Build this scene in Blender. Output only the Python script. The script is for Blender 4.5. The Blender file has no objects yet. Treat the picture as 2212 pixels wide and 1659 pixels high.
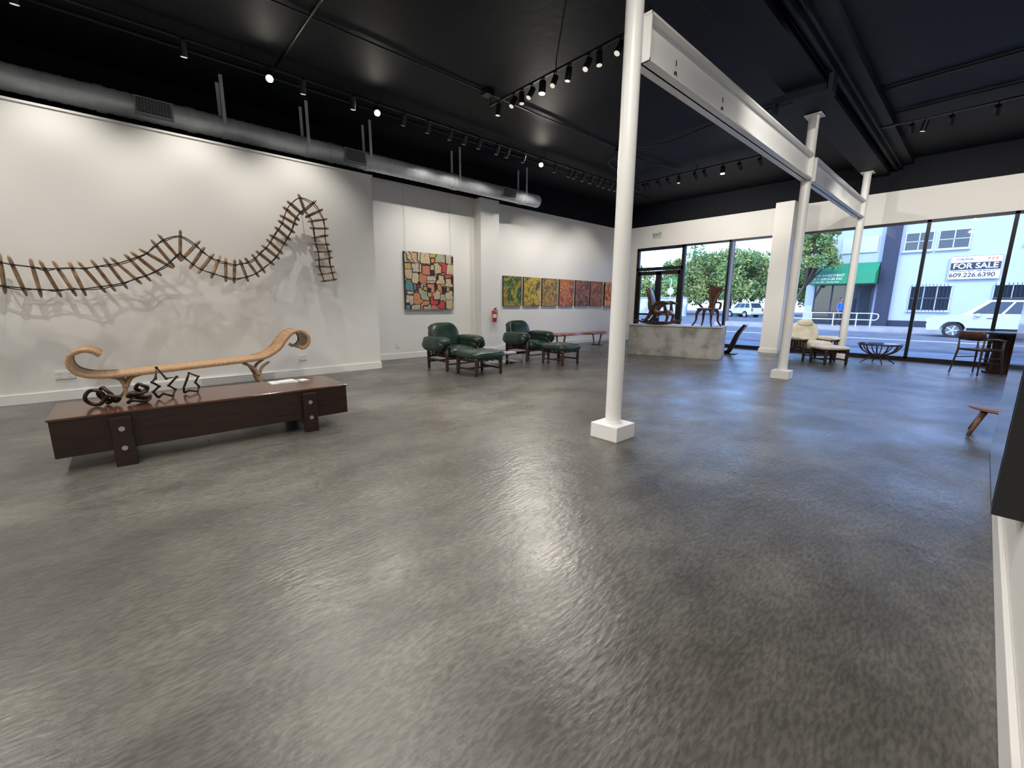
import bpy, math, random
import numpy as np
from mathutils import Vector, Matrix, Euler
random.seed(7)
ZOOM=None
S=bpy.context.scene
COL=S.collection
PI=math.pi
# ------------------------------------------------------------------ materials
def nt(name):
    m=bpy.data.materials.new(name); m.use_nodes=True
    t=m.node_tree; b=t.nodes["Principled BSDF"]; return m,t,b
def mat(name,col,rough=.5,metal=0.0,col2=None,scale=4,stretch=(1,1,1),bump=0,bscale=60,emis=0,coat=0,rvar=0,detail=6,spec=None,lo=.35,hi=.65):
    m,t,b=nt(name)
    b.inputs["Base Color"].default_value=(*col,1); b.inputs["Roughness"].default_value=rough
    b.inputs["Metallic"].default_value=metal
    if spec is not None: b.inputs["Specular IOR Level"].default_value=spec
    if coat: b.inputs["Coat Weight"].default_value=coat; b.inputs["Coat Roughness"].default_value=.12
    if emis:
        b.inputs["Emission Color"].default_value=(*col,1); b.inputs["Emission Strength"].default_value=emis
    if col2 or bump or rvar:
        tc=t.nodes.new("ShaderNodeTexCoord"); mp=t.nodes.new("ShaderNodeMapping"); mp.inputs["Scale"].default_value=stretch
        t.links.new(tc.outputs["Object"],mp.inputs["Vector"])
        n=t.nodes.new("ShaderNodeTexNoise"); n.inputs["Scale"].default_value=scale; n.inputs["Detail"].default_value=detail
        t.links.new(mp.outputs[0],n.inputs["Vector"])
        if col2:
            r=t.nodes.new("ShaderNodeValToRGB"); r.color_ramp.elements[0].color=(*col,1); r.color_ramp.elements[1].color=(*col2,1)
            r.color_ramp.elements[0].position=lo; r.color_ramp.elements[1].position=hi
            t.links.new(n.outputs["Fac"],r.inputs["Fac"]); t.links.new(r.outputs["Color"],b.inputs["Base Color"])
        if rvar:
            q=t.nodes.new("ShaderNodeMapRange"); q.inputs["To Min"].default_value=max(0,rough-rvar); q.inputs["To Max"].default_value=rough+rvar
            q.inputs["From Min"].default_value=.3; q.inputs["From Max"].default_value=.7
            t.links.new(n.outputs["Fac"],q.inputs["Value"]); t.links.new(q.outputs[0],b.inputs["Roughness"])
        if bump:
            n2=t.nodes.new("ShaderNodeTexNoise"); n2.inputs["Scale"].default_value=bscale; n2.inputs["Detail"].default_value=4
            t.links.new(mp.outputs[0],n2.inputs["Vector"])
            bp=t.nodes.new("ShaderNodeBump"); bp.inputs["Strength"].default_value=bump; bp.inputs["Distance"].default_value=.02
            t.links.new(n2.outputs["Fac"],bp.inputs["Height"]); t.links.new(bp.outputs[0],b.inputs["Normal"])
    return m
def concrete_floor():
    m,t,b=nt("polished_concrete")
    N=t.nodes.new; L=t.links.new
    tc=N("ShaderNodeTexCoord")
    def noise(sc,det,dist=0,st=(1,1,1),rot=0,rg=.5):
        mp=N("ShaderNodeMapping"); mp.inputs["Scale"].default_value=st; mp.inputs["Rotation"].default_value=(0,0,rot)
        L(tc.outputs["Object"],mp.inputs["Vector"])
        n=N("ShaderNodeTexNoise"); n.inputs["Scale"].default_value=sc; n.inputs["Detail"].default_value=det; n.inputs["Distortion"].default_value=dist; n.inputs["Roughness"].default_value=rg
        L(mp.outputs[0],n.inputs["Vector"]); return n
    def ramp(src,p0,c0,p1,c1):
        r=N("ShaderNodeValToRGB"); r.color_ramp.interpolation='EASE'; r.color_ramp.elements[0].position=p0; r.color_ramp.elements[1].position=p1
        r.color_ramp.elements[0].color=(*c0,1); r.color_ramp.elements[1].color=(*c1,1); L(src.outputs["Fac"],r.inputs["Fac"]); return r
    def mix(mode,f,a,bb):
        x=N("ShaderNodeMix"); x.data_type='RGBA'; x.blend_type=mode; x.inputs[0].default_value=f; L(a,x.inputs[6]); L(bb,x.inputs[7]); return x.outputs[2]
    big=ramp(noise(.55,5,.1),.30,(.070,.067,.059),.70,(.135,.130,.117))
    med=ramp(noise(1.7,7,.2,(1,.7,1),.6,.6),.30,(.66,.66,.66),.70,(1.22,1.22,1.22))
    c=mix('MULTIPLY',.8,big.outputs[0],med.outputs[0])
    sw=ramp(noise(7,10,.3,(1,.4,1),.5,.6),.36,(.78,.78,.78),.64,(1.15,1.15,1.15))
    c=mix('MULTIPLY',.65,c,sw.outputs[0])
    fine=ramp(noise(70,6,.2,(1,.3,1),.9),.38,(.70,.70,.70),.62,(1.25,1.25,1.25))
    c=mix('MULTIPLY',.75,c,fine.outputs[0])
    L(c,b.inputs["Base Color"])
    rn=noise(1.3,7,.2)
    q=N("ShaderNodeMapRange"); q.inputs["From Min"].default_value=.3; q.inputs["From Max"].default_value=.7; q.inputs["To Min"].default_value=.24; q.inputs["To Max"].default_value=.42
    L(rn.outputs["Fac"],q.inputs["Value"]); L(q.outputs[0],b.inputs["Roughness"])
    b.inputs["Specular IOR Level"].default_value=.8
    bn=noise(40,6,.2,(1,.3,1),.7); b2=noise(3.4,9,.3,(1,.8,1),.2,.6)
    ad=N("ShaderNodeMath"); ad.operation='MULTIPLY_ADD'; L(b2.outputs["Fac"],ad.inputs[0]); ad.inputs[1].default_value=1.8; L(bn.outputs["Fac"],ad.inputs[2])
    bp=N("ShaderNodeBump"); bp.inputs["Strength"].default_value=.42; bp.inputs["Distance"].default_value=.008
    L(ad.outputs[0],bp.inputs["Height"]); L(bp.outputs[0],b.inputs["Normal"])
    return m
def glass_mat(name,tint=(1,1,1)):
    m=bpy.data.materials.new(name); m.use_nodes=True; t=m.node_tree
    for n in list(t.nodes): t.nodes.remove(n)
    o=t.nodes.new("ShaderNodeOutputMaterial"); tr=t.nodes.new("ShaderNodeBsdfTransparent"); tr.inputs[0].default_value=(*tint,1)
    g=t.nodes.new("ShaderNodeBsdfGlossy"); g.inputs["Roughness"].default_value=.02
    fr=t.nodes.new("ShaderNodeFresnel"); fr.inputs[0].default_value=1.3
    mx=t.nodes.new("ShaderNodeMixShader"); t.links.new(fr.outputs[0],mx.inputs[0]); t.links.new(tr.outputs[0],mx.inputs[1]); t.links.new(g.outputs[0],mx.inputs[2]); t.links.new(mx.outputs[0],o.inputs[0])
    return m
def ramp_art(name,stops,scale=3,dist=2.0,seed=0,detail=8):
    m,t,b=nt(name); N=t.nodes.new; L=t.links.new
    tc=N("ShaderNodeTexCoord"); mp=N("ShaderNodeMapping"); mp.inputs["Location"].default_value=(seed*3.1,seed*1.7,seed*.9)
    L(tc.outputs["Object"],mp.inputs[0]); n=N("ShaderNodeTexNoise"); n.inputs["Scale"].default_value=scale; n.inputs["Detail"].default_value=detail; n.inputs["Distortion"].default_value=dist
    n.inputs["Roughness"].default_value=.68
    L(mp.outputs[0],n.inputs["Vector"]); r=N("ShaderNodeValToRGB"); cr=r.color_ramp
    while len(cr.elements)<len(stops): cr.elements.new(.5)
    for e,(p,c) in zip(cr.elements,stops): e.position=p; e.color=(*c,1)
    L(n.outputs["Fac"],r.inputs[0])
    n2=N("ShaderNodeTexNoise"); n2.inputs["Scale"].default_value=9; n2.inputs["Detail"].default_value=8; n2.inputs["Distortion"].default_value=1.5; L(mp.outputs[0],n2.inputs["Vector"])
    r2=N("ShaderNodeValToRGB"); r2.color_ramp.elements[0].position=.40; r2.color_ramp.elements[0].color=(.25,.22,.18,1); r2.color_ramp.elements[1].position=.56; r2.color_ramp.elements[1].color=(1,1,1,1)
    L(n2.outputs["Fac"],r2.inputs[0]); mx=N("ShaderNodeMix"); mx.data_type='RGBA'; mx.blend_type='MULTIPLY'; mx.inputs[0].default_value=.85
    L(r.outputs[0],mx.inputs[6]); L(r2.outputs[0],mx.inputs[7]); L(mx.outputs[2],b.inputs["Base Color"]); b.inputs["Roughness"].default_value=.35
    return m
def mosaic_art():
    m,t,b=nt("mosaic_painting_paint"); N=t.nodes.new; L=t.links.new
    tc=N("ShaderNodeTexCoord"); n0=N("ShaderNodeTexNoise"); n0.inputs["Scale"].default_value=3
    L(tc.outputs["Object"],n0.inputs["Vector"])
    mx=N("ShaderNodeMix"); mx.data_type='RGBA'; mx.blend_type='LINEAR_LIGHT'; mx.inputs[0].default_value=.05
    L(tc.outputs["Object"],mx.inputs[6]); L(n0.outputs["Color"],mx.inputs[7])
    mp=N("ShaderNodeMapping"); mp.inputs["Scale"].default_value=(.01,1,1); L(mx.outputs[2],mp.inputs[0])
    v=N("ShaderNodeTexVoronoi"); v.feature='F1'; v.distance='CHEBYCHEV'; v.inputs["Scale"].default_value=4.0; v.inputs["Randomness"].default_value=.75; L(mp.outputs[0],v.inputs["Vector"])
    v2=N("ShaderNodeTexVoronoi"); v2.feature='F2'; v2.distance='CHEBYCHEV'; v2.inputs["Scale"].default_value=4.0; v2.inputs["Randomness"].default_value=.75; L(mp.outputs[0],v2.inputs["Vector"])
    sb=N("ShaderNodeMath"); sb.operation='SUBTRACT'; L(v2.outputs["Distance"],sb.inputs[0]); L(v.outputs["Distance"],sb.inputs[1])
    ln=N("ShaderNodeMath"); ln.operation='GREATER_THAN'; ln.inputs[1].default_value=.06; L(sb.outputs[0],ln.inputs[0])
    sp=N("ShaderNodeSeparateColor"); L(v.outputs["Color"],sp.inputs[0])
    r=N("ShaderNodeValToRGB"); cr=r.color_ramp; cr.interpolation='CONSTANT'
    st=[(0,(.60,.48,.30)),(.22,(.58,.22,.14)),(.30,(.62,.55,.36)),(.45,(.62,.30,.13)),(.53,(.10,.28,.33)),(.60,(.56,.53,.42)),(.76,(.48,.44,.14)),(.84,(.58,.06,.07)),(.90,(.42,.46,.34))]
    while len(cr.elements)<len(st): cr.elements.new(.5)
    for e,(p,c) in zip(cr.elements,st): e.position=p; e.color=(*c,1)
    L(sp.outputs[0],r.inputs[0])
    n=N("ShaderNodeTexNoise"); n.inputs["Scale"].default_value=22; n.inputs["Detail"].default_value=6; n.inputs["Distortion"].default_value=2; L(tc.outputs["Object"],n.inputs["Vector"])
    gr=N("ShaderNodeMapRange"); gr.inputs["From Min"].default_value=.50; gr.inputs["From Max"].default_value=.66; gr.inputs["To Max"].default_value=.8; L(n.outputs["Fac"],gr.inputs[0])
    mA=N("ShaderNodeMix"); mA.data_type='RGBA'; L(gr.outputs[0],mA.inputs[0]); L(r.outputs[0],mA.inputs[6]); mA.inputs[7].default_value=(.30,.12,.06,1)
    mB=N("ShaderNodeMix"); mB.data_type='RGBA'; L(ln.outputs[0],mB.inputs[0]); mB.inputs[6].default_value=(.05,.02,.015,1); L(mA.outputs[2],mB.inputs[7])
    L(mB.outputs[2],b.inputs["Base Color"]); b.inputs["Roughness"].default_value=.45
    return m
WHITE=mat("white_wall_paint",(.80,.79,.765),.6,bump=.05,bscale=90)
TRIM=mat("white_trim_paint",(.82,.81,.79),.4)
STEELW=mat("white_gloss_paint",(.84,.84,.83),.35,bump=.06,bscale=30)
BLACKC=mat("black_ceiling_paint",(.0032,.0052,.009),.6,bump=.15,bscale=8,col2=(.0045,.0070,.012),scale=1.5,spec=.2)
BLACKW=mat("black_wall_paint",(.003,.0045,.008),.7,spec=.2)
BLK=mat("black_metal",(.012,.012,.013),.4)
BLKG=mat("black_anodized_frame",(.012,.012,.014),.35,metal=.3)
FLOOR=concrete_floor()
GALV=mat("galvanized_steel",(.58,.61,.64),.42,metal=.3,col2=(.78,.81,.84),scale=3,rvar=.08)
GLASS=glass_mat("window_glass",(.96,.98,1.0))
CLEAR=glass_mat("clear_glass",(.9,.95,.94))
LAMP=mat("lamp_lens",(1,.93,.8),.4,emis=200)
LAMPD=mat("lamp_lens_dim",(1,.93,.8),.4,emis=.6)
OAK=mat("oiled_oak",(.38,.21,.11),.4,col2=(.52,.33,.19),scale=3,stretch=(12,1,12))
CANE=mat("woven_seat",(.42,.26,.14),.55,col2=(.56,.38,.22),scale=60,bump=.4,bscale=90)
DARKW=mat("dark_rosewood",(.011,.0042,.003),.3,col2=(.028,.010,.0065),scale=5,stretch=(10,.8,10),coat=.08)
TOPW=mat("rosewood_top",(.06,.024,.014),.2,col2=(.11,.046,.027),scale=4,stretch=(10,.7,10),coat=.35)
WAL=mat("walnut_dark",(.06,.022,.013),.3,col2=(.12,.05,.027),scale=5,stretch=(6,1,6),coat=.3)
SLAT=mat("ladder_slat_wood",(.24,.14,.075),.45,col2=(.54,.37,.22),scale=9)
ROPE=mat("black_cord",(.03,.022,.02),.6)
GREEN=mat("green_leather",(.010,.027,.019),.32,col2=(.018,.044,.031),scale=6,bump=.5,bscale=11,coat=.15)
CREAM=mat("cream_leather",(.62,.56,.44),.45,col2=(.74,.69,.58),scale=6,bump=.4,bscale=9)
FRAMEW=mat("jacaranda_frame",(.030,.012,.008),.35,col2=(.055,.024,.014),scale=6)
LIVE=mat("live_edge_wood",(.16,.035,.018),.3,col2=(.30,.085,.04),scale=4,stretch=(8,1,8),coat=.2)
BRZ=mat("cast_bronze",(.035,.022,.017),.4,metal=.5)
STEEL=mat("brushed_steel",(.6,.6,.6),.3,metal=1)
PLIN=mat("plinth_plaster",(.36,.345,.32),.5,col2=(.66,.65,.62),scale=2.4,detail=9,lo=.38,hi=.58,bump=.1,bscale=20)
RED=mat("extinguisher_red",(.55,.02,.015),.3)
PLAST=mat("white_plastic",(.78,.78,.76),.35)
PAPER=mat("printed_paper",(.6,.6,.58),.5)
# ------------------------------------------------------------------ mesh builder
def spline(pts,n=6,closed=False):
    P=[Vector(p) for p in pts]; out=[]; m=len(P)
    rng=range(m if closed else m-1)
    for i in rng:
        if closed: a,b,c,d=P[(i-1)%m],P[i],P[(i+1)%m],P[(i+2)%m]
        else: a,b,c,d=P[max(i-1,0)],P[i],P[i+1],P[min(i+2,m-1)]
        for k in range(n):
            s=k/n; out.append(.5*((2*b)+(-a+c)*s+(2*a-5*b+4*c-d)*s*s+(-a+3*b-3*c+d)*s**3))
    if not closed: out.append(P[-1])
    return out
class MB:
    def __init__(s): s.v=[];s.f=[];s.m=[];s.s=[]
    def add(s,vs,fs,m=0,smooth=False,M=None):
        o=len(s.v)
        for v in vs:
            v=Vector(v); s.v.append(M@v if M is not None else v)
        for f in fs: s.f.append([o+i for i in f]); s.m.append(m); s.s.append(smooth)
        return s
    def ground(s):
        z=min(v.z for v in s.v)
        for v in s.v: v.z-=z
        return s
    def box(s,c,d,m=0,rot=None,taper=None):
        x,y,z=d[0]/2,d[1]/2,d[2]/2; tx,ty=taper if taper else (1,1)
        vs=[(-x,-y,-z),(x,-y,-z),(x,y,-z),(-x,y,-z),(-x*tx,-y*ty,z),(x*tx,-y*ty,z),(x*tx,y*ty,z),(-x*tx,y*ty,z)]
        M=Matrix.Translation(c)
        if rot: M=M@Euler(rot).to_matrix().to_4x4()
        return s.add(vs,[(0,3,2,1),(4,5,6,7),(0,1,5,4),(1,2,6,5),(2,3,7,6),(3,0,4,7)],m,False,M)
    def b2(s,a,b,m=0): # min/max box
        return s.box([(a[i]+b[i])/2 for i in range(3)],[abs(b[i]-a[i]) for i in range(3)],m)
    def cyl(s,p,q,r,r2=None,m=0,n=14,smooth=True):
        p=Vector(p);q=Vector(q);r2=r if r2 is None else r2
        d=(q-p).normalized(); a=d.orthogonal().normalized(); b=d.cross(a)
        vs=[];
        for P,R in((p,r),(q,r2)):
            for k in range(n):
                t=2*PI*k/n; vs.append(P+a*math.cos(t)*R+b*math.sin(t)*R)
        s.add(vs,[(k,(k+1)%n,n+(k+1)%n,n+k) for k in range(n)],m,smooth)
        s.add(vs,[tuple(range(n))[::-1],tuple(range(n,2*n))],m,False); return s
    def sweep(s,pts,r,m=0,n=8,closed=False,flat=1.0):
        P=[Vector(p) for p in pts]; N=len(P); R=r if isinstance(r,(list,tuple)) else [r]*N
        if len(R)!=N: R=list(np.interp(np.linspace(0,1,N),np.linspace(0,1,len(R)),R))
        T=[]
        for i in range(N):
            a=P[(i-1)%N] if closed else P[max(i-1,0)]; b=P[(i+1)%N] if closed else P[min(i+1,N-1)]
            T.append((b-a).normalized())
        nrm=T[0].orthogonal().normalized(); vs=[]
        for i in range(N):
            nrm=(nrm-T[i]*nrm.dot(T[i])).normalized(); bn=T[i].cross(nrm)
            for k in range(n):
                t=2*PI*k/n; vs.append(P[i]+nrm*math.cos(t)*R[i]+bn*math.sin(t)*R[i]*flat)
        fs=[]
        for i in range(N if closed else N-1):
            j=(i+1)%N
            for k in range(n): fs.append((i*n+k,i*n+(k+1)%n,j*n+(k+1)%n,j*n+k))
        if not closed: fs+= [tuple(range(n))[::-1],tuple((N-1)*n+k for k in range(n))]
        return s.add(vs,fs,m,True)
    def ribbon(s,path,w,th,m=0,yc=0,dish=0):
        """band: path in (x,z), width along y"""
        P=[Vector((p[0],0,p[1])) for p in path]; N=len(P)
        W=list(np.interp(np.linspace(0,1,N),np.linspace(0,1,len(w)),w)) if isinstance(w,(list,tuple)) else [w]*N
        H=list(np.interp(np.linspace(0,1,N),np.linspace(0,1,len(th)),th)) if isinstance(th,(list,tuple)) else [th]*N
        K=7; vs=[]
        for i in range(N):
            t=(P[min(i+1,N-1)]-P[max(i-1,0)]).normalized(); nn=Vector((-t.z,0,t.x))
            ring=[]
            for k in range(K):
                u=-1+2*k/(K-1); ring.append(P[i]+Vector((0,yc+u*W[i]/2,0))+nn*(H[i]/2*(1-.5*abs(u)**3)+dish*u*u))
            for k in range(K-1,-1,-1):
                u=-1+2*k/(K-1); ring.append(P[i]+Vector((0,yc+u*W[i]/2,0))+nn*(-H[i]/2*(1-.5*abs(u)**3)+dish*u*u))
            vs+=ring
        n=2*K; fs=[]
        for i in range(N-1):
            for k in range(n): fs.append((i*n+k,i*n+(k+1)%n,(i+1)*n+(k+1)%n,(i+1)*n+k))
        fs+=[tuple(range(n))[::-1],tuple((N-1)*n+k for k in range(n))]
        return s.add(vs,fs,m,True)
    def sell(s,c,d,e=.5,m=0,rot=None,nu=28,nv=16,sag=0,wr=0):
        vs=[];pw=lambda a,p: math.copysign(abs(a)**p,a)
        for i in range(nv+1):
            ph=-PI/2+PI*i/nv
            for k in range(nu):
                th=2*PI*k/nu
                x=pw(math.cos(ph),e)*pw(math.cos(th),e);y=pw(math.cos(ph),e)*pw(math.sin(th),e);z=pw(math.sin(ph),min(1,e*1.5))
                w=1+wr*math.sin(5*th+3*ph)*math.cos(4*ph+th)
                X,Y,Z=x*d[0]/2*w,y*d[1]/2*w,z*d[2]/2*w
                Z-=sag*((2*X/d[0])**2)
                vs.append((X,Y,Z))
        fs=[(i*nu+k,i*nu+(k+1)%nu,(i+1)*nu+(k+1)%nu,(i+1)*nu+k) for i in range(nv) for k in range(nu)]
        M=Matrix.Translation(c)
        if rot: M=M@Euler(rot).to_matrix().to_4x4()
        return s.add(vs,fs,m,True,M)
    def lathe(s,prof,c=(0,0,0),m=0,n=32):
        vs=[]
        for r,z in prof:
            for k in range(n): t=2*PI*k/n; vs.append((c[0]+r*math.cos(t),c[1]+r*math.sin(t),c[2]+z))
        fs=[(i*n+k,i*n+(k+1)%n,(i+1)*n+(k+1)%n,(i+1)*n+k) for i in range(len(prof)-1) for k in range(n)]
        return s.add(vs,fs,m,True)
    def prism(s,poly,y0,y1,m=0,axis='y',inset=None):
        n=len(poly); q=inset or poly
        f=(lambda p,h:(p[0],h,p[1])) if axis=='y' else ((lambda p,h:(h,p[0],p[1])) if axis=='x' else (lambda p,h:(p[0],p[1],h)))
        vs=[f(p,y0) for p in poly]+[f(p,y1) for p in q]
        return s.add(vs,[(k,(k+1)%n,n+(k+1)%n,n+k) for k in range(n)]+[tuple(range(n))[::-1],tuple(range(n,2*n))],m)
    def obj(s,name,mats,loc=(0,0,0),rz=0,parent=None,bevel=0,rot=None):
        me=bpy.data.meshes.new(name); me.from_pydata([tuple(v) for v in s.v],[],s.f)
        for mm in (mats if isinstance(mats,(list,tuple)) else [mats]): me.materials.append(mm)
        me.polygons.foreach_set("material_index",s.m); me.polygons.foreach_set("use_smooth",s.s); me.update()
        o=bpy.data.objects.new(name,me); COL.objects.link(o); o.location=loc; o.rotation_euler=rot or (0,0,rz)
        if parent: o.parent=parent
        if bevel:
            b=o.modifiers.new("bevel","BEVEL"); b.width=bevel; b.segments=2; b.limit_method='ANGLE'; b.angle_limit=.9
        return o
def empty(name,loc=(0,0,0),rz=0):
    e=bpy.data.objects.new(name,None); COL.objects.link(e); e.location=loc; e.rotation_euler=(0,0,rz); e.empty_display_size=.2; return e
def text(name,body,size,loc,m,parent=None,rot=(PI/2,0,0),align='CENTER',sx=1,bold=.0):
    c=bpy.data.curves.new(name,'FONT'); c.body=body; c.size=size; c.extrude=.004; c.align_x=align; c.align_y='CENTER'; c.offset=bold
    c.materials.append(m); o=bpy.data.objects.new(name,c); COL.objects.link(o); o.location=loc; o.rotation_euler=rot; o.scale=(sx,1,1)
    if parent: o.parent=parent
    return o
def spot(name,loc,target,power,parent=None,size=70,blend=.8,col=(1,.945,.86),rad=.02):
    l=bpy.data.lights.new(name,'SPOT'); l.energy=power; l.spot_size=math.radians(size); l.spot_blend=blend; l.color=col; l.shadow_soft_size=rad
    o=bpy.data.objects.new(name,l); COL.objects.link(o); o.location=loc
    d=Vector(target)-Vector(loc); o.rotation_euler=d.to_track_quat('-Z','Y').to_euler()
    if parent: o.parent=parent
    return o
# ------------------------------------------------------------------ room shell
CZ=5.0; YF=14.93; XL=-9.82; XW=-8.65
b=MB(); b.b2((XL-.2,-5.2,-.2),(5.2,YF+.1,0)); b.obj("floor",FLOOR)
b=MB(); b.b2((XL-.3,-5.3,CZ),(5.3,YF+.5,CZ+.3)); b.obj("ceiling",BLACKC)
b=MB(); b.b2((XL-.2,-5.2,0),(XL,YF+.2,4.22),0); b.b2((XL-.2,-5.2,4.22),(XL,YF+.2,CZ),1); b.obj("wall_left",[WHITE,BLACKW])
b=MB(); b.b2((XL,-5,0),(XW,3.99,3.88),0); b.obj("wall_left_bumpout",WHITE)
b=MB(); b.b2((XL,-5,3.88),(XW+.02,4.01,3.91)); b.obj("trim_1",TRIM)
b=MB(); b.b2((XL,7.45,0),(-9.52,8.1,4.2)); b.obj("wall_left_pilaster",WHITE)
b=MB(); b.b2((XL,-5.2,0),(5.2,-5,4.2),0); b.b2((XL,-5.2,4.2),(5.2,-5,CZ),1); b.obj("wall_back",[WHITE,BLACKW])
b=MB(); b.b2((.25,-5,0),(.42,5.2,CZ)); b.obj("wall_right_partition",WHITE)
b=MB(); b.b2((5,-5,0),(5.2,YF+.2,4.25),0); b.b2((5,-5,4.25),(5.2,YF+.2,CZ),1); b.obj("wall_right",[WHITE,BLACKW])
# front wall
b=MB(); b.b2((XL,YF,3.50),(5,YF+.25,4.28),0); b.b2((XL,YF,4.28),(5,YF+.25,CZ),1); b.obj("wall_front",[WHITE,BLACKW])
b=MB(); b.b2((XL,YF,0),(-9.33,YF+.25,3.5),0); b.obj("wall_front_return",WHITE)
b=MB(); b.b2((-4.45,14.2,0),(-3.98,YF,4.28)); b.box((-4.215,14.55,.06),(.52,.75,.12),0); b.obj("wall_front_pillar",WHITE)
# baseboards
b=MB(); b.b2((XW,-5,0),(XW+.02,3.99,.14)); b.b2((XL,3.99,0),(XW+.02,4.01,.14)); b.obj("baseboard_left_bumpout",TRIM,bevel=.004)
b=MB(); b.b2((XL,4.01,0),(XL+.02,7.43,.14)); b.b2((XL,7.43,0),(-9.5,7.45,.14)); b.b2((-9.52,7.43,0),(-9.5,8.12,.14)); b.b2((XL,8.12,0),(XL+.02,YF,.14)); b.obj("baseboard_left",TRIM,bevel=.004)
b=MB(); b.b2((.23,-5,0),(.25,5.2,.15)); b.obj("baseboard_right",TRIM,bevel=.004)
# storefront glazing
def win(name,x0,x1,z0=.06,z1=3.5,t=.07,transom=None):
    b=MB(); y0,y1=YF+.02,YF+.14
    b.b2((x0,y0,z0-.06),(x1,y1,z0+.05)); b.b2((x0,y0,z1-.06),(x1,y1,z1))
    b.b2((x0,y0,z0),(x0+t/2,y1,z1)); b.b2((x1-t/2,y0,z0),(x1,y1,z1))
    if transom: b.b2((x0,y0,transom-.04),(x1,y1,transom+.04))
    b.b2((x0,YF+.075,z0),(x1,YF+.081,z1),1)
    return b.obj(name,[BLKG,GLASS])
win("window_1",-7.45,-5.9); win("window_2",-5.9,-4.4)
win("window_3",-4.0,-2.65); xs=[-2.65,-1.23,.18,1.6,3.0,4.98]
for i in range(5): win("window_%d"%(4+i),xs[i],xs[i+1])
# entrance door with transom
b=MB(); y0,y1=YF+.02,YF+.14
b.b2((-9.32,y0,0),(-9.24,y1,3.49)); b.b2((-7.53,y0,0),(-7.45,y1,3.49)); b.b2((-9.32,y0,3.4),(-7.45,y1,3.49)); b.b2((-9.32,y0,2.66),(-7.45,y1,2.78)); b.b2((-9.3,YF+.075,2.7),(-7.45,YF+.081,3.45),1)
for x0,x1,hx in ((-9.24,-8.40,-8.5),(-8.38,-7.53,-8.28)):
    b.b2((x0,y0+.02,.01),(x0+.1,y1-.02,2.64)); b.b2((x1-.1,y0+.02,.01),(x1,y1-.02,2.64)); b.b2((x0,y0+.02,2.5),(x1,y1-.02,2.64)); b.b2((x0,y0+.02,.01),(x1,y1-.02,.24)); b.b2((x0+.08,YF+.075,.2),(x1-.08,YF+.081,2.55),1)
    b.b2((x0+.1,y0+.01,1.0),(x1-.1,y0+.05,1.07)); b.cyl((hx,YF-.05,.9),(hx,YF-.05,1.3),.014,m=2); b.cyl((hx,YF-.05,.93),(hx,YF+.05,.93),.01,m=2); b.cyl((hx,YF-.05,1.27),(hx,YF+.05,1.27),.01,m=2)
b.obj("door_1",[BLKG,GLASS,STEEL])
# ------------------------------------------------------------------ columns, beams
def column(x,y,h,bs,r=.082):
    b=MB(); b.box((x,y,.08),(bs,bs,.16)); b.cyl((x,y,.16),(x,y,h),r,n=32); b.cyl((x,y,.16),(x,y,.18),r+.012,n=32)
    b.box((x,y,h-.01),(.26,.26,.02)); b.obj("support_column",STEELW,bevel=.006)
column(-2.505,3.735,4.68,.33); column(-2.5,9.40,4.68,.30); column(-2.46,14.2,4.68,.30)
b=MB(); xb=-2.48
for y0,y1 in((3.83,9.31),(9.49,14.11)):
    zt,zb=4.0,3.6
    b.b2((xb-.09,y0,zb),(xb+.09,y1,zb+.025)); b.b2((xb-.09,y0,zt-.025),(xb+.09,y1,zt)); b.b2((xb-.012,y0,zb),(xb+.012,y1,zt))
    for yy in (y0+.005,y1-.03): b.b2((xb-.09,yy,zb),(xb+.09,yy+.02,zt))
for yy in(4.45,5.6):
    b.sweep([(xb+.02,yy+.022*math.cos(t),3.70+.028*math.sin(t)) for t in np.linspace(0,5.5,14)],.006,1,6)
    b.cyl((xb+.02,yy,3.78),(xb+.02,yy,3.83),.005,m=1)
b.obj("steel_beam",[STEELW,BLK],bevel=.004)
b=MB(); b.b2((-2.62,-5,4.69),(-2.12,YF,CZ)); b.b2((-2.1,-5,4.86),(-1.7,YF,CZ))
b.cyl((-2.0,-5,4.78),(-2.0,YF,4.78),.03,n=8); b.cyl((-1.9,-5,4.8),(-1.9,YF,4.8),.02,n=8)
b.box((-2.4,8.2,4.62),(.75,.10,.10)); b.box((-2.75,8.2,4.55),(.04,.2,.22)); b.box((-2.0,8.2,4.66),(.06,.25,.3))
b.obj("ceiling_beam",BLACKC,bevel=.005)
# conduits
def conduit(pts,r=.014,boxes=()):
    b=MB(); b.sweep(pts,r,0,8)
    for p in boxes: b.box(p,(.16,.16,.07))
    b.obj("ceiling_conduit",BLK)
conduit([(-6.3,-5,4.97),(-6.3,9.1,4.97)],boxes=[(-6.3,5.1,4.96),(-6.3,9.1,4.96)])
conduit([(-6.3,9.1,4.96),(-5.2,9.3,4.9),(-4.2,9.2,4.96),(-2.7,9.3,4.97)])
conduit([(-6.3,9.15,4.96),(-7.0,9.6,4.95),(-7.4,10.8,4.96),(-7.7,11.4,4.97)])
conduit([(-6.3,9.15,4.96),(-6.2,10.4,4.92),(-6.0,11.5,4.96)])
conduit([(-1.6,6.2,4.97),(-1.0,6.3,4.97),(4.9,6.3,4.97)],.02)
conduit([(-1.7,9.9,4.97),(4.9,9.9,4.97)],.02)
conduit([(-1.9,11.2,4.97),(4.9,11.2,4.97)],.016)
conduit([(-8.9,2.2,4.97),(-3.5,2.2,4.97)],.016)
conduit([(-8.3,-5,4.97),(-8.3,14,4.97)],.016)
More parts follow.
